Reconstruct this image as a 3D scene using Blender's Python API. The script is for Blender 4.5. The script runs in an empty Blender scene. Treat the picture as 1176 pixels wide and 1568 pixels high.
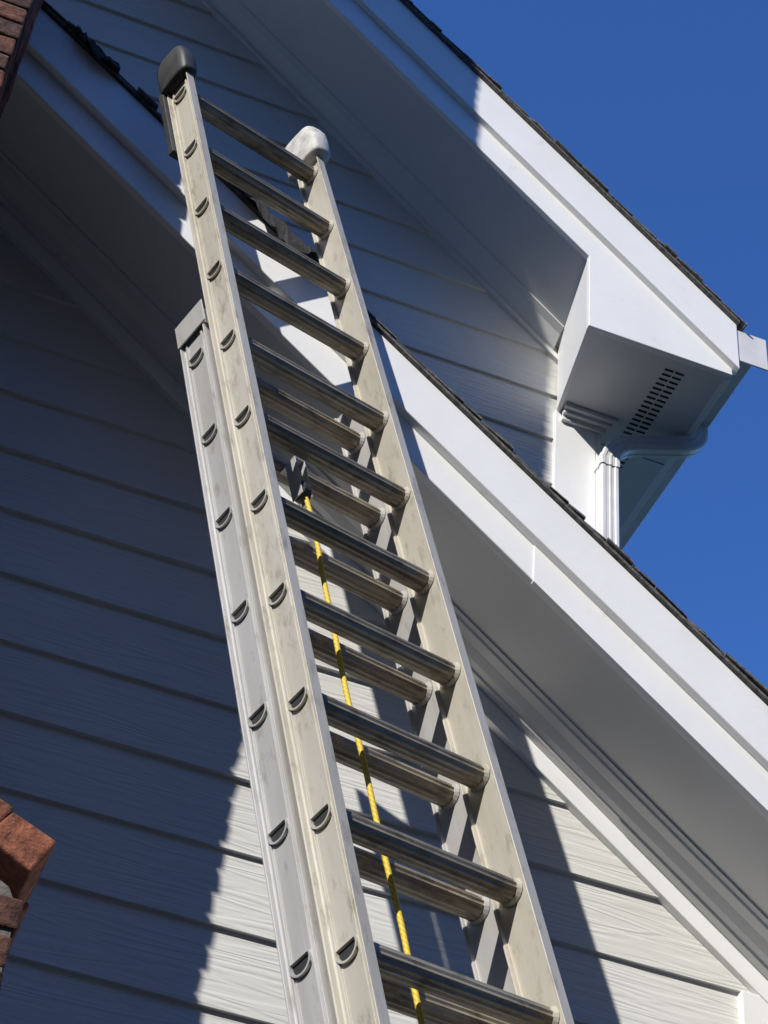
import bpy, bmesh, math, random
from mathutils import Vector, Matrix
random.seed(7)
sc = bpy.context.scene
GZ = 1.6   # eye height; house coordinates below: x along the wall, y depth, z height

# ---------------------------------------------------------------- materials
def new_mat(name):
    m = bpy.data.materials.new(name); m.use_nodes = True
    nt = m.node_tree; b = nt.nodes["Principled BSDF"]
    return m, nt, b
def N(nt, t, **kw):
    n = nt.nodes.new(t)
    for k, v in kw.items(): setattr(n, k, v)
    return n
def paint(name, c1, c2, rough=0.45, scale=3.0, bump=0.0, bscale=40, stretch=(1,1,1), metallic=0.0, lo=0.35, hi=0.65, bdist=0.002, spec=0.5, grime=None, gstretch=(1,1,1)):
    m, nt, b = new_mat(name)
    tc = N(nt, 'ShaderNodeTexCoord'); mp = N(nt, 'ShaderNodeMapping'); mp.inputs['Scale'].default_value = stretch
    nt.links.new(tc.outputs['Object'], mp.inputs['Vector'])
    no = N(nt, 'ShaderNodeTexNoise'); no.inputs['Scale'].default_value = scale; no.inputs['Detail'].default_value = 5; no.inputs['Roughness'].default_value = 0.65
    nt.links.new(mp.outputs[0], no.inputs['Vector'])
    cr = N(nt, 'ShaderNodeValToRGB'); cr.color_ramp.elements[0].position = lo; cr.color_ramp.elements[1].position = hi
    cr.color_ramp.elements[0].color = (*c1, 1); cr.color_ramp.elements[1].color = (*c2, 1)
    nt.links.new(no.outputs['Fac'], cr.inputs[0])
    col = cr.outputs[0]
    if grime:
        gs, gcol, glo, ghi = grime
        gm = N(nt, 'ShaderNodeMapping'); gm.inputs['Scale'].default_value = gstretch
        nt.links.new(tc.outputs['Object'], gm.inputs['Vector'])
        g = N(nt, 'ShaderNodeTexNoise'); g.inputs['Scale'].default_value = gs; g.inputs['Detail'].default_value = 5; g.inputs['Roughness'].default_value=.7
        nt.links.new(gm.outputs[0], g.inputs['Vector'])
        gr = N(nt, 'ShaderNodeMapRange'); gr.inputs[1].default_value=glo; gr.inputs[2].default_value=ghi
        nt.links.new(g.outputs['Fac'], gr.inputs[0])
        mx = N(nt,'ShaderNodeMix', data_type='RGBA'); mx.inputs[7].default_value=(*gcol,1)
        nt.links.new(gr.outputs[0], mx.inputs[0]); nt.links.new(col, mx.inputs[6]); col = mx.outputs[2]
    nt.links.new(col, b.inputs['Base Color'])
    b.inputs['Roughness'].default_value = rough; b.inputs['Metallic'].default_value = metallic
    b.inputs['Specular IOR Level'].default_value = spec
    if bump > 0:
        n2 = N(nt, 'ShaderNodeTexNoise'); n2.inputs['Scale'].default_value = bscale; n2.inputs['Detail'].default_value = 3
        nt.links.new(mp.outputs[0], n2.inputs['Vector'])
        bp = N(nt, 'ShaderNodeBump'); bp.inputs['Strength'].default_value = bump; bp.inputs['Distance'].default_value = bdist
        nt.links.new(n2.outputs['Fac'], bp.inputs['Height']); nt.links.new(bp.outputs[0], b.inputs['Normal'])
    return m
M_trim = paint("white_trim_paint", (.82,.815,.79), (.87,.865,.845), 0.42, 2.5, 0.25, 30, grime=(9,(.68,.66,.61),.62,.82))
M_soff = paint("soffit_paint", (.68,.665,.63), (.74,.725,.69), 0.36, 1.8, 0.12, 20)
M_metalw = paint("white_gutter_metal", (.62,.615,.60), (.74,.735,.72), 0.32, 4, 0.1, 15)
M_dark = paint("dark_gap", (.015,.015,.015), (.03,.03,.03), 0.8)
M_shing = paint("asphalt_shingle", (.05,.047,.045), (.17,.16,.15), 0.95, 60, 0.8, 200, bdist=0.004)
M_edge_strip = paint("dark_edge_strip", (.012,.012,.013), (.035,.034,.033), 0.85, 40, 0.8, 80, bdist=0.004)
M_rubber_capshade = paint("black_rubber_and_cap_shade", (.02,.02,.022), (.045,.045,.047), 0.55, 20, 0.3, 60)
M_cap = paint("weathered_plastic_cap", (.36,.345,.31), (.68,.66,.61), 0.6, 25, 0.5, 50, lo=.3)
M_rail = paint("oxidised_aluminium", (.48,.44,.35), (.64,.60,.505), 0.45, 9, 0.35, 45, stretch=(1,.14,1), metallic=0.25, lo=.3, hi=.70, bdist=0.0014, grime=(34,(.24,.20,.14),.54,.80), gstretch=(1,.30,1))
M_rail2 = paint("grey_aluminium", (.45,.435,.40), (.59,.575,.545), 0.42, 8, 0.3, 45, stretch=(1,.14,1), metallic=0.3, lo=.3, hi=.7, bdist=0.0012, grime=(32,(.26,.23,.19),.57,.82), gstretch=(1,.30,1))
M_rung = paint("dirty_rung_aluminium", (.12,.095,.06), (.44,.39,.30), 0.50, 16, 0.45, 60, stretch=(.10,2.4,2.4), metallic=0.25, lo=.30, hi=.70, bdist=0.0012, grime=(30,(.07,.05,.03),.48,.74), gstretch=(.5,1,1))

def siding_mat():
    m, nt, b = new_mat("siding_paint")
    tc = N(nt,'ShaderNodeTexCoord')
    mp = N(nt,'ShaderNodeMapping'); mp.inputs['Scale'].default_value = (0.9,0.9,11)
    nt.links.new(tc.outputs['Object'], mp.inputs['Vector'])
    n0 = N(nt,'ShaderNodeTexNoise'); n0.inputs['Scale'].default_value = 2.2; n0.inputs['Detail'].default_value = 2; n0.inputs['Distortion'].default_value = 0.6
    nt.links.new(mp.outputs[0], n0.inputs['Vector'])
    ml = N(nt,'ShaderNodeMath', operation='MULTIPLY'); ml.inputs[1].default_value = 30.0
    nt.links.new(n0.outputs['Fac'], ml.inputs[0])
    sn = N(nt,'ShaderNodeMath', operation='SINE'); nt.links.new(ml.outputs[0], sn.inputs[0])
    bp = N(nt,'ShaderNodeBump'); bp.inputs['Strength'].default_value = 0.45; bp.inputs['Distance'].default_value = 0.0015
    nt.links.new(sn.outputs[0], bp.inputs['Height']); nt.links.new(bp.outputs[0], b.inputs['Normal'])
    n3 = N(nt,'ShaderNodeTexNoise'); n3.inputs['Scale'].default_value = 1.3; n3.inputs['Detail'].default_value = 4
    nt.links.new(tc.outputs['Object'], n3.inputs['Vector'])
    cr = N(nt,'ShaderNodeValToRGB'); cr.color_ramp.elements[0].position=.35; cr.color_ramp.elements[1].position=.65
    cr.color_ramp.elements[0].color=(.62,.61,.565,1); cr.color_ramp.elements[1].color=(.69,.68,.635,1)
    nt.links.new(n3.outputs['Fac'], cr.inputs[0]); nt.links.new(cr.outputs[0], b.inputs['Base Color'])
    b.inputs['Roughness'].default_value = 0.65
    b.inputs['Specular IOR Level'].default_value = 0.25
    return m
M_side = siding_mat()

def brick_mat():
    m, nt, b = new_mat("clay_brick")
    at = N(nt,'ShaderNodeAttribute'); at.attribute_name = "tone"
    cr = N(nt,'ShaderNodeValToRGB')
    e = cr.color_ramp.elements; e[0].position=0; e[0].color=(.085,.045,.035,1); e[1].position=1; e[1].color=(.42,.15,.08,1)
    x = e.new(.5); x.color=(.17,.075,.052,1)
    nt.links.new(at.outputs['Fac'], cr.inputs[0])
    tc = N(nt,'ShaderNodeTexCoord')
    no = N(nt,'ShaderNodeTexNoise'); no.inputs['Scale'].default_value=28; no.inputs['Detail'].default_value=7; no.inputs['Roughness'].default_value=.7
    nt.links.new(tc.outputs['Object'], no.inputs['Vector'])
    c2 = N(nt,'ShaderNodeValToRGB'); c2.color_ramp.elements[0].position=.34; c2.color_ramp.elements[1].position=.66
    c2.color_ramp.elements[0].color=(.22,.20,.19,1); c2.color_ramp.elements[1].color=(1.15,1.1,1.05,1)
    nt.links.new(no.outputs['Fac'], c2.inputs[0])
    mx = N(nt,'ShaderNodeMix', data_type='RGBA', blend_type='MULTIPLY'); mx.inputs[0].default_value=1
    nt.links.new(cr.outputs[0], mx.inputs[6]); nt.links.new(c2.outputs[0], mx.inputs[7])
    nt.links.new(mx.outputs[2], b.inputs['Base Color']); b.inputs['Roughness'].default_value=.9
    bp = N(nt,'ShaderNodeBump'); bp.inputs['Strength'].default_value=1; bp.inputs['Distance'].default_value=.014
    nt.links.new(no.outputs['Fac'], bp.inputs['Height']); nt.links.new(bp.outputs[0], b.inputs['Normal'])
    return m
M_brick = brick_mat()
M_mortar = paint("mortar", (.10,.09,.08), (.22,.20,.18), 0.95, 30, 0.8, 90, bdist=.004)

def rope_mat():
    m, nt, b = new_mat("yellow_rope")
    tc = N(nt,'ShaderNodeTexCoord')
    w = N(nt,'ShaderNodeTexWave'); w.inputs['Scale'].default_value=45; w.bands_direction='DIAGONAL'
    nt.links.new(tc.outputs['Object'], w.inputs['Vector'])
    cr = N(nt,'ShaderNodeValToRGB'); cr.color_ramp.elements[0].color=(.66,.42,.03,1); cr.color_ramp.elements[1].color=(.85,.62,.06,1)
    nt.links.new(w.outputs['Fac'], cr.inputs[0]); nt.links.new(cr.outputs[0], b.inputs['Base Color']); b.inputs['Roughness'].default_value=.6
    return m
M_rope = rope_mat()

# ---------------------------------------------------------------- mesh helpers
def empty(name, mw=None):
    e = bpy.data.objects.new(name, None); sc.collection.objects.link(e)
    if mw is not None: e.matrix_world = mw
    return e
def mesh_obj(name, verts, faces, mat, parent=None, bevel=0.0, smooth=False):
    me = bpy.data.meshes.new(name); me.from_pydata([tuple(v) for v in verts], [], faces)
    bm = bmesh.new(); bm.from_mesh(me); bmesh.ops.recalc_face_normals(bm, faces=bm.faces); bm.to_mesh(me); bm.free()
    me.materials.append(mat)
    o = bpy.data.objects.new(name, me); sc.collection.objects.link(o)
    if parent: o.parent = parent
    if bevel > 0:
        b = o.modifiers.new("bevel", 'BEVEL'); b.width = bevel; b.segments = 2; b.limit_method='ANGLE'; b.harden_normals=False
    if smooth:
        for p in me.polygons: p.use_smooth = True
    return o
def loft(profiles):
    V=[]; F=[]; n=len(profiles[0])
    for p in profiles: V+=p
    for k in range(len(profiles)-1):
        for i in range(n):
            j=(i+1)%n
            F.append((k*n+i,k*n+j,(k+1)*n+j,(k+1)*n+i))
    F.append(tuple(range(n))); F.append(tuple((len(profiles)-1)*n+i for i in range(n)))
    return V,F
def prism_y(name, poly, y0, y1, mat, parent, bevel=0.003):
    V,F = loft([[(x,y0,z) for x,z in poly],[(x,y1,z) for x,z in poly]])
    return mesh_obj(name,V,F,mat,parent,bevel)
def box(name, x0,x1,y0,y1,z0,z1, mat, parent, bevel=0.003):
    return prism_y(name, [(x0,z0),(x1,z0),(x1,z1),(x0,z1)], y0,y1,mat,parent,bevel)
def add_boxes(name, lst, mat, parent, bevel=0):
    V=[];F=[]
    for (x0,x1,y0,y1,z0,z1) in lst:
        b=len(V)
        V+=[(x0,y0,z0),(x1,y0,z0),(x1,y1,z0),(x0,y1,z0),(x0,y0,z1),(x1,y0,z1),(x1,y1,z1),(x0,y1,z1)]
        F+=[tuple(b+i for i in f) for f in ((0,3,2,1),(4,5,6,7),(0,1,5,4),(1,2,6,5),(2,3,7,6),(3,0,4,7))]
    return mesh_obj(name,V,F,mat,parent,bevel)

# ---------------------------------------------------------------- house
house = empty("white_sided_house")
class Gable:
    def __init__(s, c, m, apex, corner, eave): s.c=c; s.m=m; s.ax=apex; s.corner=corner; s.eave=eave
    def z(s,x): return s.c - s.m*x if x>=s.ax else s.c - s.m*(2*s.ax-x)
    def mx(s,x): return 2*s.ax-x
A = Gable(6.672, .80, -1.6, 2.46, 2.92)
B = Gable(10.635, .91, -2.0, 2.41, 2.843)

def rake(name, G, o0, o1, y0, y1, mat, xend=None, bevel=0.003, left=True):
    xe = G.eave if xend is None else xend; xa = G.ax
    poly=[(xa,G.z(xa)+o0),(xe,G.z(xe)+o0),(xe,G.z(xe)+o1),(xa,G.z(xa)+o1)]
    prism_y(name, poly, y0,y1,mat,house,bevel)
    if left: prism_y(name+"_far", [(G.mx(x)-.0005,z) for x,z in poly], y0,y1,mat,house,bevel)
def rake_profile(name, G, prof, mat, xend=None, left=True):
    xe = G.eave if xend is None else xend
    V,F=loft([[(G.ax,y,G.z(G.ax)+o) for y,o in prof],[(xe,y,G.z(xe)+o) for y,o in prof]])
    mesh_obj(name,V,F,mat,house,.0)
    if left:
        V=[(G.mx(v[0])-.0005,v[1],v[2]) for v in V]; mesh_obj(name+"_far",V,F,mat,house,.0)

def siding(name, G, y, z0, exp, clear, zmin=0.15):
    V=[];F=[]
    k0=int(math.floor((zmin-z0)/exp))
    zz=z0+k0*exp
    while True:
        zb=max(zz,zmin) ; zt=zz+exp
        lim=lambda z: min(G.corner-.01,(G.c-clear-z)/G.m)
        xb,xt=lim(zb),lim(zt)
        if xt<=G.ax+.1: break
        w=random.uniform(-.0015,.0015)
        b=len(V)
        yb=y-.018+w
        seg=24
        for i in range(seg+1):
            t=i/seg
            x0b,x1b=G.mx(xb),xb; x0t,x1t=G.mx(xt),xt
            wob=.0014*math.sin(zz*37+t*19)
            V+=[(x0b+(x1b-x0b)*t,y,zb),(x0b+(x1b-x0b)*t,yb,zb+wob),(x0t+(x1t-x0t)*t,y-.004,zt+.004)]
        for i in range(seg):
            o=b+i*3
            F+=[(o,o+3,o+4,o+1),(o+1,o+4,o+5,o+2)]
        zz+=exp
    return mesh_obj(name,V,F,M_side,house)

# --- front bump-out (lower gable)
YA=4.05
polyA=[(A.mx(A.corner),0),(A.corner,0),(A.corner,A.z(A.corner)-.03),(A.ax,A.z(A.ax)-.03),(A.mx(A.corner),A.z(A.corner)-.03)]
prism_y("lower_wall_core", polyA, YA, 5.2, M_side, house, 0)
siding("lower_wall_siding", A, YA, 5.68, .2187, .10)
rake("lower_roof_deck", A, .008, -.004, 3.545, 5.225, M_shing, bevel=0)
rake("lower_rake_board_outer", A, -.006, -.205, 3.557, 3.60, M_trim)
rake("lower_rake_board_inner", A, -.16, -.332, 3.5875, 3.615, M_trim)
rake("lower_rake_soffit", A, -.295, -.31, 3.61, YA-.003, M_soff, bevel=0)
rake("lower_rake_frieze", A, -.312, -.43, YA-.035, YA-.0015, M_trim, xend=A.corner)
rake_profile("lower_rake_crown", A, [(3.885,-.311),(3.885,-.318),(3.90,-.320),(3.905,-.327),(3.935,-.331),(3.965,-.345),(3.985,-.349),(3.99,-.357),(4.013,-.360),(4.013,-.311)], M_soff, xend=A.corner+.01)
box("lower_corner_board", 2.30,2.475, YA-.030,YA-.0018, 0.1, A.z(2.475)-.33, M_trim, house)
box("lower_corner_board_side", 2.462,2.485, YA-.028,YA+.14, 0.1, A.z(2.49)-.33, M_trim, house)
zE=A.z(A.eave)
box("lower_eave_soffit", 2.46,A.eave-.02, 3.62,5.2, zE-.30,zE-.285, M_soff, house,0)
box("lower_eave_fascia", A.eave-.022,A.eave-.002, 3.62,5.2, zE-.305,zE-.02, M_trim, house)
xj=1.49; xk=A.eave-.03
prism_y("rake_joint_cover", [(xj,A.z(xj)-.20),(xk,A.z(xk)-.20),(xk,A.z(xk)-.337),(xj,A.z(xj)-.337)], 3.5838,3.60, M_trim, house,.001)

# --- main house (upper gable)
YB=5.23
polyB=[(B.mx(B.corner),0),(B.corner,0),(B.corner,B.z(B.corner)-.05),(B.ax,B.z(B.ax)-.05),(B.mx(B.corner),B.z(B.corner)-.05)]
prism_y("upper_wall_core", polyB, YB, 13, M_side, house, 0)
siding("upper_wall_siding", B, YB, 7.32, .268, .12)
V=[];F=[]
z=.15
while z<7.7:
    b=len(V); V+=[(B.corner,YB,z),(B.corner+.017,YB,z),(B.corner+.004,YB,z+.268),(B.corner,13,z),(B.corner+.017,13,z),(B.corner+.004,13,z+.268)]
    F+=[(b,b+3,b+4,b+1),(b+1,b+4,b+5,b+2)]; z+=.268
mesh_obj("side_wall_siding",V,F,M_side,house)
rake("upper_roof_deck", B, .010, -.004, 4.665, 13.3, M_shing, bevel=0)
rake("upper_rake_board_outer", B, -.006, -.285, 4.684, 4.73, M_trim, xend=2.838)
zr=7.75
pol=[(B.ax,B.z(B.ax)-.2),(2.70,B.z(2.70)-.2),(2.82,B.z(2.82)-.2),(2.82,zr),(2.168,zr),(2.168,B.z(2.168)-.46),(B.ax,B.z(B.ax)-.46)]
prism_y("upper_rake_board_inner", pol, 4.715,4.742, M_trim, house)
prism_y("upper_rake_board_inner_far", [(B.mx(x)-.0005,z) for x,z in pol], 4.715,4.742, M_trim, house)
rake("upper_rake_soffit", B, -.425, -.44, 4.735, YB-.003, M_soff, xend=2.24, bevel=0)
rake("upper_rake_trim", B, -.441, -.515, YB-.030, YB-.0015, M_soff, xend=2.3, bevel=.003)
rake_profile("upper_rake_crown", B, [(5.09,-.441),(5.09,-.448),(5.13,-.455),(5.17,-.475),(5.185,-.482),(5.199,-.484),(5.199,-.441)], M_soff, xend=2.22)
def zt(x): return B.z(x)-.43
ra=[(2.170,4.742),(2.190,4.742),(2.262,YB-.033),(2.242,YB-.033)]
V=[(x,y,zr+.0015) for x,y in ra]+[(x,y,zt(x)) for x,y in ra]
mesh_obj("return_side",V,[(0,1,2,3),(4,5,6,7),(0,1,5,4),(1,2,6,5),(2,3,7,6),(3,0,4,7)],M_trim,house,.002)
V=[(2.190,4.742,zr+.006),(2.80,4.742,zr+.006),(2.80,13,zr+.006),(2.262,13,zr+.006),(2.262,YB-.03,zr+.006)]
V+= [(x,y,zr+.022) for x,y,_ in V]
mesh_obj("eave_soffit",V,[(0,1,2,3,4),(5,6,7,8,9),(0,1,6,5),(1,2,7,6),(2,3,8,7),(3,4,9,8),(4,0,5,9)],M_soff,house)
box("eave_fascia", 2.80,2.826, 4.742,13.2, zr-.004,8.04, M_trim, house)
box("upper_corner_board", 2.237,2.425, YB-.032,YB-.0018, 0.1,zr+.004, M_trim, house)
box("upper_corner_board_side", 2.427,2.45, YB-.030,YB+.15, 0.1,zr+.004, M_trim, house)
for i,(pr,h) in enumerate(((.055,.022),(.035,.040),(.015,.065))):
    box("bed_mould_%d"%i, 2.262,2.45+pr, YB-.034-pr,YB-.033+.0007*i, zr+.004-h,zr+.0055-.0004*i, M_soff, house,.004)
L=[];y=4.80
while y<12.5:
    L.append((2.555,2.594,y,y+.009,zr+.003,zr+.0075)); L.append((2.602,2.641,y,y+.009,zr+.003,zr+.0075)); y+=.028
add_boxes("soffit_vent_slots", L, M_dark, house)
add_boxes("soffit_panel_seams",[(2.46,2.80,5.30+i*.9,5.303+i*.9,zr+.004,zr+.0075) for i in range(8)], M_dark, house)
gp=[(2.828,7.835),(2.905,7.835),(2.915,7.85),(2.92,7.895),(2.955,7.945),(2.962,7.955),(2.962,8.00),(2.975,8.005),(2.975,8.02),(2.945,8.02),(2.94,7.99),(2.828,7.99)]
prism_y("gutter", gp, 4.70, 13.25, M_metalw, house, .002)
add_boxes("gutter_end_lip",[(2.824,2.98,4.692,4.70,7.83,8.024)], M_metalw, house,.003)
def pipe(name, pts, w, d, mat, parent):
    rings=[]
    P=[Vector(p) for p in pts]
    for i,p in enumerate(P):
        t=((P[min(i+1,len(P)-1)]-P[max(i-1,0)])).normalized()
        side=Vector((0,1,0)); side=(side-t*side.dot(t)).normalized(); up=t.cross(side)
        ring=[]
        for fx,fy in ((-1,-.8),(-1,-.3),(-.94,-.2),(-.94,.2),(-1,.3),(-1,.8),(-.85,1),(-.55,1),(-.45,.90),(-.15,.90),(-.08,1),(.08,1),(.15,.90),(.45,.90),(.55,1),(.85,1),(1,.8),(1,.3),(.94,.2),(.94,-.2),(1,-.3),(1,-.8),(.85,-1),(.55,-1),(.45,-.90),(.15,-.90),(.08,-1),(-.08,-1),(-.15,-.90),(-.45,-.90),(-.55,-1),(-.85,-1)):
            ring.append(tuple(p+up*fx*w/2+side*fy*d/2))
        rings.append(ring)
    V,F=loft(rings); o=mesh_obj(name,V,F,mat,parent,0,False); return o
dx=2.462
def bez(a,b,c,n=7):
    a,b,c=Vector(a),Vector(b),Vector(c)
    return [tuple((1-t)**2*a+2*t*(1-t)*b+t*t*c) for t in [i/n for i in range(n+1)]]
pts=[(2.865,5.12,7.86)]+bez((2.865,5.12,7.80),(2.865,5.12,7.72),(2.78,5.125,7.69))+bez((2.60,5.15,7.64),(dx,5.16,7.60),(dx,5.165,7.47))+[(dx,5.165,4.0),(dx,5.165,.2)]
pipe("downspout", pts, .082,.066, M_metalw, house)
pipe("downspout_collar", [(dx,5.165,7.50),(dx,5.165,7.45)], .092,.076, M_metalw, house)
add_boxes("downspout_strap",[(2.415,2.512,5.122,5.20,6.72,6.745)], M_metalw, house,.002)

def shingle_edge(name, G, y0, step, thick, x1):
    V=[];F=[]
    for side in (0,1):
        x=G.ax
        while x<x1:
            dxx=step*random.uniform(.3,1.3); xe=min(x+dxx,x1)
            yy=y0-random.uniform(.002,.018); o=.009+random.uniform(0,.003); th=thick*random.uniform(.5,1.5)
            lo=-random.uniform(0.0,.004)
            b=len(V)
            for xx,extra in ((x,0),(xe,.006)):
                for Y in (yy+random.uniform(-.005,.005),y0+.35):
                    for O in (o+lo+extra,o+th+extra):
                        X = xx if side==0 else G.mx(xx)
                        V.append((X+ (0 if side==0 else -.0005),Y,G.z(xx)+O))
            F+=[tuple(b+i for i in f) for f in ((0,1,3,2),(4,6,7,5),(0,4,5,1),(2,3,7,6),(0,2,6,4),(1,5,7,3))]
            x=xe
    mesh_obj(name,V,F,M_shing,house)
shingle_edge("lower_shingle_edge", A, 3.549, .10, .005, A.eave+.02)
shingle_edge("upper_shingle_edge", B, 4.668, .11, .008, B.eave+.03)
# dark ragged strips hanging over the lower rake edge
V=[];F=[]
rf=random.Random(3)
for (xa,xb,drop) in ((.50,.80,.060),(-.10,.06,.030)):
    n=16; b=len(V)
    for i in range(n+1):
        t=i/n; x=xa+(xb-xa)*t
        dd=drop*math.sin(math.pi*min(1,t*1.05))*rf.uniform(.45,1.25)+.004
        V+=[(x,3.56,A.z(x)+.010),(x,3.527,A.z(x)+.012+rf.uniform(0,.02)),(x+rf.uniform(-.008,.008),3.520+rf.uniform(-.010,.004),A.z(x)-dd)]
    for i in range(n):
        o=b+i*3; F+=[(o,o+3,o+4,o+1),(o+1,o+4,o+5,o+2)]
ft=mesh_obj("ragged_dark_edge",V,F,M_edge_strip,house)
sm=ft.modifiers.new("thick",'SOLIDIFY'); sm.thickness=.002

# ---------------------------------------------------------------- brick chimney
chim = empty("brick_chimney")
bricks=[]
C0=-2.95; CS=-.220; CB=.316; CY0=3.075; CY1=3.50
def course(x0,x1,y0,y1,z,off,h=.062):
    L_=.205
    for (ya,yb) in ((y0,y0+.095),(y1-.095,y1)):
        x=x1; first=True
        while x>x0+.02:
            l_ = L_*(.5 if (first and off) else 1); first=False
            xa=max(x-l_+.010,x0); bricks.append(((xa+x)/2,(ya+yb)/2,z+h/2,x-xa,yb-ya,h,0,None)); x=x-l_
    for (xa,xb) in ((x1-.097,x1-.002),(x0+.002,x0+.097)):
        y=y0+.105
        while y<y1-.105-.03:
            l_=min(.205,y1-.105-y)
            bricks.append(((xa+xb)/2,y+(l_-.01)/2,z+h/2,.095,l_-.010,h,0,None)); y+=l_
zc=.02; k=0; ZS=3.56
while zc<ZS-.07:
    course(C0,CB,CY0,CY1,zc,k%2); zc+=.0725; k+=1
ztop=zc
while zc<12.4:
    course(C0,CS,CY0,CY1,zc,k%2); zc+=.0725; k+=1
sl=math.radians(27)
p0=Vector((.333,0,3.582)); d=Vector((-math.cos(sl),0,math.sin(sl)))
for i in range(6):
    for j in range(2):
        c=p0+d*(.053+i*.104)
        bricks.append((c.x,CY0-.006+.106+j*.216,c.z,.102,.210,.084,sl,.8+.2*random.random()))
V=[];F=[];tones=[]
for (cx,cy,cz,sx,sy,sz,ra_,tn) in bricks:
    b=len(V); c,s=math.cos(ra_),math.sin(ra_)
    jx=random.uniform(-.003,.003); jy=random.uniform(-.003,.003)
    jj=.006 if tn else .0035
    for dz in (-.5,.5):
        for (ax,ay) in ((-.5,-.5),(.5,-.5),(.5,.5),(-.5,.5)):
            lx=ax*sx+random.uniform(-jj,jj); ly=ay*sy+random.uniform(-.003,.003); lz=dz*sz+random.uniform(-jj,jj)
            V.append((cx+lx*c+lz*s+jx, cy+ly+jy, cz-lx*s+lz*c))
    F+=[tuple(b+i for i in f) for f in ((0,3,2,1),(4,5,6,7),(0,1,5,4),(1,2,6,5),(2,3,7,6),(3,0,4,7))]
    tones+= [tn if tn else random.random()*.75]*6
ob=mesh_obj("bricks",V,F,M_brick,chim,.006)
a=ob.data.attributes.new("tone",'FLOAT','FACE')
for i,t in enumerate(tones): a.data[i].value=t
add_boxes("mortar_core",[(C0+.01,CS-.008,CY0+.007,CY1-.010,0,12.38),(CS-.02,CB-.008,CY0+.0075,CY1-.0105,0,ztop-.01)],M_mortar,chim)
prism_y("shoulder_mortar",[(CS-.02,ztop-.02),(CB-.010,ztop-.02),(CB-.030,ztop+.015),(CS-.02,ztop+.28)],CY0+.012,CY1-.006,M_mortar,chim,0)

# ---------------------------------------------------------------- extension ladder
r=Vector((.929,.3447,.1367)).normalized(); l=Vector((-.2027,.1629,.9656)); l=(l-r*l.dot(r)).normalized(); nf=r.cross(l)
O=Vector((1.0085,3.2756,4.968))-r*.245
MW=Matrix(((r.x,l.x,nf.x,O.x),(r.y,l.y,nf.y,O.y),(r.z,l.z,nf.z,O.z),(0,0,0,1)))
lad=empty("extension_ladder",MW)
def rail(name, sgn, web, w0, w1, s0, s1, mat, out=.014, inn=.012, th=.004):
    t=th
    pr=[(-inn,w0),(out,w0),(out,w0+t),(t/2,w0+t*1.8),(t/2,w1-t*1.8),(out,w1-t),(out,w1),(-inn,w1),(-inn,w1-t),(-t/2,w1-t*1.8),(-t/2,w0+t*1.8),(-inn,w0+t)]
    V,F=loft([[(sgn*(web+x),s0,z) for x,z in pr],[(sgn*(web+x),s1,z) for x,z in pr]])
    return mesh_obj(name,V,F,mat,lad,.0012)
FT=1.68; FW=.243; BW=.258
rail("fly_rail_left",-1,FW,-.049,.049,-2.75,FT,M_rail)
rail("fly_rail_right",1,FW,-.049,.049,-2.75,FT,M_rail)
BT=.305+.19
BC=-.104
rail("base_rail_left",-1,BW,BC-.049,BC+.049,-5.03,BT,M_rail2,out=.012,inn=.010)
rail("base_rail_right",1,BW,BC-.049,BC+.049,-5.08,BT,M_rail2,out=.012,inn=.010)
for sg in (-1,1):
    for nm,web,c,s0,s1,mt in (("fly",FW+.002,0,-2.75,FT,M_rail),("base",BW+.002,BC,-5.0,BT,M_rail2)):
        L=[]
        for zz in (-.030,.030):
            a0,a1=sorted((sg*web,sg*(web+.004)))
            L.append((a0,a1,s0+.01,s1-.01,c+zz-.0035,c+zz+.0035))
        add_boxes("%s_web_rib_%s"%(nm,"l" if sg<0 else "r"),L,mt,lad,.001)
def dprof(R, ribs=True, n=18, top=.5, rib=.0022):
    P=[]
    a0=math.asin(top); a_s=math.pi-a0; a_e=2*math.pi+a0
    for i in range(n+1):
        a=a_s+(a_e-a_s)*i/n
        rr=R-(rib if (ribs and i%2) else 0)
        P.append((rr*math.cos(a)*1.12,rr*math.sin(a)))
    if ribs:
        m=9; zR,zL=P[-1][0],P[0][0]
        for i in range(1,m):
            t=i/m; P.append((zR+(zL-zR)*t, R*top-(.002 if i%2 else 0)))
    return P
def rungs(name, ks, half, c, off):
    V=[];F=[]
    pr=dprof(.0250)
    for k in ks:
        s=k*.305+off
        v,f=loft([[(-half,s+y,c+z) for z,y in pr],[(half,s+y,c+z) for z,y in pr]])
        b=len(V); V+=v; F+=[tuple(b+i for i in q) for q in f]
    mesh_obj(name,V,F,M_rung,lad)
    V=[];F=[];V2=[];F2=[]
    for k in ks:
        s=k*.305+off
        for sg in (-1,1):
            rings=[]
            for R,x in ((.0275,half+.0035),(.0275,half+.0095),(.0235,half+.0095),(.0225,half+.0030)):
                rings.append([(sg*x,s+y*1.0,c+z) for z,y in dprof(R,False,14,.30)])
            b=len(V); n=len(rings[0])
            for q in rings: V+=q
            for a_ in range(3):
                for i in range(n):
                    j=(i+1)%n; F.append((b+a_*n+i,b+a_*n+j,b+(a_+1)*n+j,b+(a_+1)*n+i))
            b=len(V2); V2+=[(sg*(half+.0032),s+y,c+z) for z,y in dprof(.0233,False,14,.30)]; F2.append(tuple(range(b,b+n)))
            rings=[[(sg*(half-.012),s+y,c+z) for z,y in dprof(.0258,False,14,.5)],[(sg*(half-.004),s+y,c+z) for z,y in dprof(.031,False,14,.5)]]
            v,f=loft(rings); b=len(V); V+=v; F+=[tuple(b+i for i in q) for q in f]
    mesh_obj(name+"_collars",V,F,M_rail if name.startswith("fly") else M_rail2,lad)
    mesh_obj(name+"_hollow_ends",V2,F2,M_dark,lad)
rungs("fly_rungs", range(-8,6), FW, 0, 0)
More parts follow.
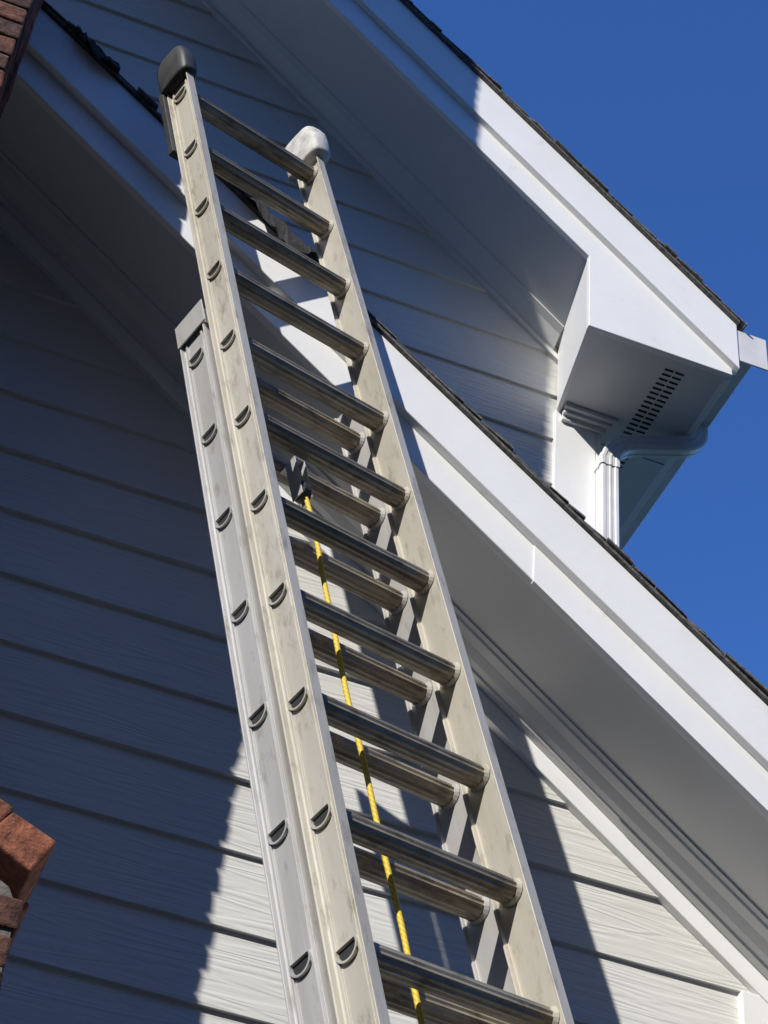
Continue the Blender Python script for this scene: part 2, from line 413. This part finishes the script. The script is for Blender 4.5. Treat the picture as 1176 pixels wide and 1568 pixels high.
rungs("base_rungs", range(-16,2), BW, BC, .035)
def cap(name, x, mat, s0, s1, wz=.066, wx=.030, cz=0):
    rings=[]
    for t,fx,fz in ((0,.92,.90),(.08,1,1),(.5,1.04,1.04),(.75,1.05,1.0),(.90,.90,.84),(.97,.68,.62),(1.0,.35,.33)):
        ring=[]
        for k in range(20):
            a_=2*math.pi*k/20; ca,sa=math.cos(a_),math.sin(a_); e=.5
            ring.append((x+math.copysign(abs(ca)**e,ca)*wx*fx, s0+(s1-s0)*t - .012*t*sa, cz+math.copysign(abs(sa)**e,sa)*wz*fz))
        rings.append(ring)
    V,F=loft(rings); return mesh_obj(name,V,F,mat,lad,0,True)
cap("end_cap_left",-.246,M_rubber_capshade,1.58,1.75)  # shade on this pale cap is put in by its black colour
cap("end_cap_right",.246,M_cap,1.575,1.75,wz=.076,wx=.037)
add_boxes("rail_grip_left",[(-.268,-.228,1.26,1.60,-.074,-.050)],M_rubber_capshade,lad,.004)
L=[]
for sg in (-1,1):
    a0,a1=sorted((sg*(BW+.0125),sg*(BW+.0165))); L.append((a0,a1,BT-.075,BT+.012,BC-.050,BC+.062))
    a0,a1=sorted((sg*.236,sg*(BW+.0165))); L.append((a0,a1,BT-.07,BT-.005,BC+.0500,BC+.0525))
add_boxes("guide_brackets",L,M_rail2,lad,.0015)
L=[]
for sg in (-1,1):
    for s in (-2.45,):
        a0,a1=sorted((sg*.20,sg*.235)); L.append((a0,a1,s-.05,s+.05,-.075,-.028))
add_boxes("rung_locks",L,M_rail2,lad,.004)
def cyl(name, a, b, R, mat, n=20):
    a,b=Vector(a),Vector(b); t=(b-a).normalized(); u=t.orthogonal().normalized(); v=t.cross(u)
    V,F=loft([[tuple(p+u*R*math.cos(2*math.pi*i/n)+v*R*math.sin(2*math.pi*i/n)) for i in range(n)] for p in (a,b)])
    return mesh_obj(name,V,F,mat,lad,.001)
pu=-.045; ps=-.085
add_boxes("pulley_bracket",[(pu-.016,pu-.013,ps-.035,ps+.10,-.078,-.040),(pu+.013,pu+.016,ps-.035,ps+.10,-.078,-.040),(pu-.016,pu+.016,ps+.095,ps+.099,-.10,-.040)],M_rail2,lad,.001)
cyl("pulley_wheel",(pu-.010,ps-.01,-.058),(pu+.010,ps-.01,-.058),.026,M_rubber_capshade)
def rope(name, pts, R=.0062):
    cu=bpy.data.curves.new(name,'CURVE'); cu.dimensions='3D'; cu.bevel_depth=R; cu.bevel_resolution=3
    sp=cu.splines.new('NURBS'); sp.points.add(len(pts)-1)
    for i,p in enumerate(pts): sp.points[i].co=(*p,1)
    sp.use_endpoint_u=True; sp.order_u=3
    cu.materials.append(M_rope); o=bpy.data.objects.new(name,cu); sc.collection.objects.link(o); o.parent=lad
pp=[(pu+.0,ps+.02,-.058)]
s=ps-.02
i=0
while s>-4.4:
    pp.append((pu+.003+.007*math.sin(i*.9)+.003*math.sin(i*2.3),s,-.054+.004*math.cos(i*1.1))); s-=.14; i+=1
rope("hoist_rope",pp)
add_boxes("ladder_feet",[(-.30,-.23,-5.09,-4.98,BC-.06,BC+.06),(.23,.30,-5.14,-5.03,BC-.06,BC+.06)],M_rubber_capshade,lad,.006)

# ---------------------------------------------------------------- ground
M_grass = paint("grass_ground", (.045,.055,.025),(.09,.10,.045),.95,6,.6,60,bdist=.02)
M_conc = paint("concrete_bounce_slab_mat", (.30,.285,.255),(.40,.38,.345),.9,4,.4,80,bdist=.003)
mesh_obj("ground",[(-300,-300,0),(300,-300,0),(300,300,0),(-300,300,0)],[(0,1,2,3)],M_grass)
add_boxes("bounce_slab",[(.6,6.5,-2.0,4.04,-.02,.012)],M_conc,None,0)  # unseen concrete slab added to bounce sunlight up to the soffits

# ---------------------------------------------------------------- unseen brick house added behind the camera to darken the shade
sky_blocker=empty("sky_blocker_house")
def flat_brick():
    m,nt,b=new_mat("sky_blocker_brick")
    tc=N(nt,'ShaderNodeTexCoord'); mp=N(nt,'ShaderNodeMapping'); mp.inputs['Rotation'].default_value=(math.radians(90),0,0)
    nt.links.new(tc.outputs['Object'],mp.inputs['Vector'])
    br=N(nt,'ShaderNodeTexBrick'); br.inputs['Scale'].default_value=1; br.inputs['Brick Width'].default_value=.21; br.inputs['Row Height'].default_value=.073; br.inputs['Mortar Size'].default_value=.006
    br.inputs['Color1'].default_value=(.16,.07,.05,1); br.inputs['Color2'].default_value=(.24,.11,.075,1); br.inputs['Mortar'].default_value=(.3,.28,.25,1)
    nt.links.new(mp.outputs[0],br.inputs['Vector']); nt.links.new(br.outputs[0],b.inputs['Base Color']); b.inputs['Roughness'].default_value=.9
    return m
M_sky_blocker=flat_brick()
M_glass=paint("dark_window_glass",(.02,.025,.03),(.04,.045,.05),.08)
NX0,NX1,NY1,NY0,NH=-26,24,-6.5,-17.5,9.0
add_boxes("walls",[(NX0,NX1,NY0,NY1,0,NH)],M_sky_blocker,sky_blocker)
V,F=loft([[(x,NY1+.4,NH-.1),(x,NY1+.4,NH+.1),(x,(NY0+NY1)/2,NH+6.6),(x,NY0-.4,NH+.1),(x,NY0-.4,NH-.1)] for x in (NX0-.4,NX1+.4)])
mesh_obj("roof",V,F,M_shing,sky_blocker)
wf=[];wg=[]
for x in range(-24,22,4):
    for z0 in (1.0,3.9,6.6):
        wg.append((x,x+1.1,NY1-.05,NY1+.012,z0,z0+1.5))
        wf+=[(x-.09,x,NY1-.02,NY1+.05,z0-.09,z0+1.59),(x+1.1,x+1.19,NY1-.02,NY1+.05,z0-.09,z0+1.59),(x,x+1.1,NY1-.02,NY1+.048,z0-.09,z0),(x,x+1.1,NY1-.02,NY1+.048,z0+1.5,z0+1.59),(x,x+1.1,NY1-.02,NY1+.03,z0+.73,z0+.77)]
add_boxes("window_glass",wg,M_glass,sky_blocker); add_boxes("window_frames",wf,M_trim,sky_blocker)

# ---------------------------------------------------------------- light
sd=Vector((-1.14,-1.0,.97)).normalized()
elev=math.asin(sd.z); rot=math.atan2(sd.x,sd.y)
w=bpy.data.worlds.new("World"); sc.world=w; w.use_nodes=True
nt=w.node_tree; bg=nt.nodes["Background"]
sky=nt.nodes.new('ShaderNodeTexSky'); sky.sky_type='NISHITA'; sky.sun_disc=False
sky.sun_elevation=elev; sky.sun_rotation=rot; sky.altitude=300; sky.air_density=1.0; sky.dust_density=.1; sky.ozone_density=3.0
tint=nt.nodes.new('ShaderNodeMix'); tint.data_type='RGBA'; tint.blend_type='MULTIPLY'; tint.inputs[0].default_value=1; tint.inputs[7].default_value=(.50,.88,1.50,1)
nt.links.new(sky.outputs[0],tint.inputs[6]); nt.links.new(tint.outputs[2],bg.inputs[0]); bg.inputs[1].default_value=.13
sun=bpy.data.lights.new("sun",'SUN'); sun.energy=5.0; sun.angle=math.radians(.5); sun.color=(1,.965,.91)
so=bpy.data.objects.new("sun",sun); sc.collection.objects.link(so)
so.rotation_euler=sd.to_track_quat('Z','Y').to_euler(); so.location=(-10,-10,15)

# ---------------------------------------------------------------- camera
cr_=Vector((.933,-.352,.0765)).normalized()
fw=Vector((.2028,.689,.6957)); fw=(fw-cr_*fw.dot(cr_)).normalized()
up=cr_.cross(fw)
cam=bpy.data.cameras.new("camera"); co=bpy.data.objects.new("camera",cam); sc.collection.objects.link(co)
co.matrix_world=Matrix(((cr_.x,up.x,-fw.x,0),(cr_.y,up.y,-fw.y,0),(cr_.z,up.z,-fw.z,GZ),(0,0,0,1)))
cam.sensor_fit='VERTICAL'; cam.sensor_height=36; cam.lens=36*3000/1568; cam.clip_end=2000; cam.clip_start=.05
sc.camera=co
sc.view_settings.view_transform='Standard'; sc.view_settings.look='None'; sc.view_settings.exposure=0
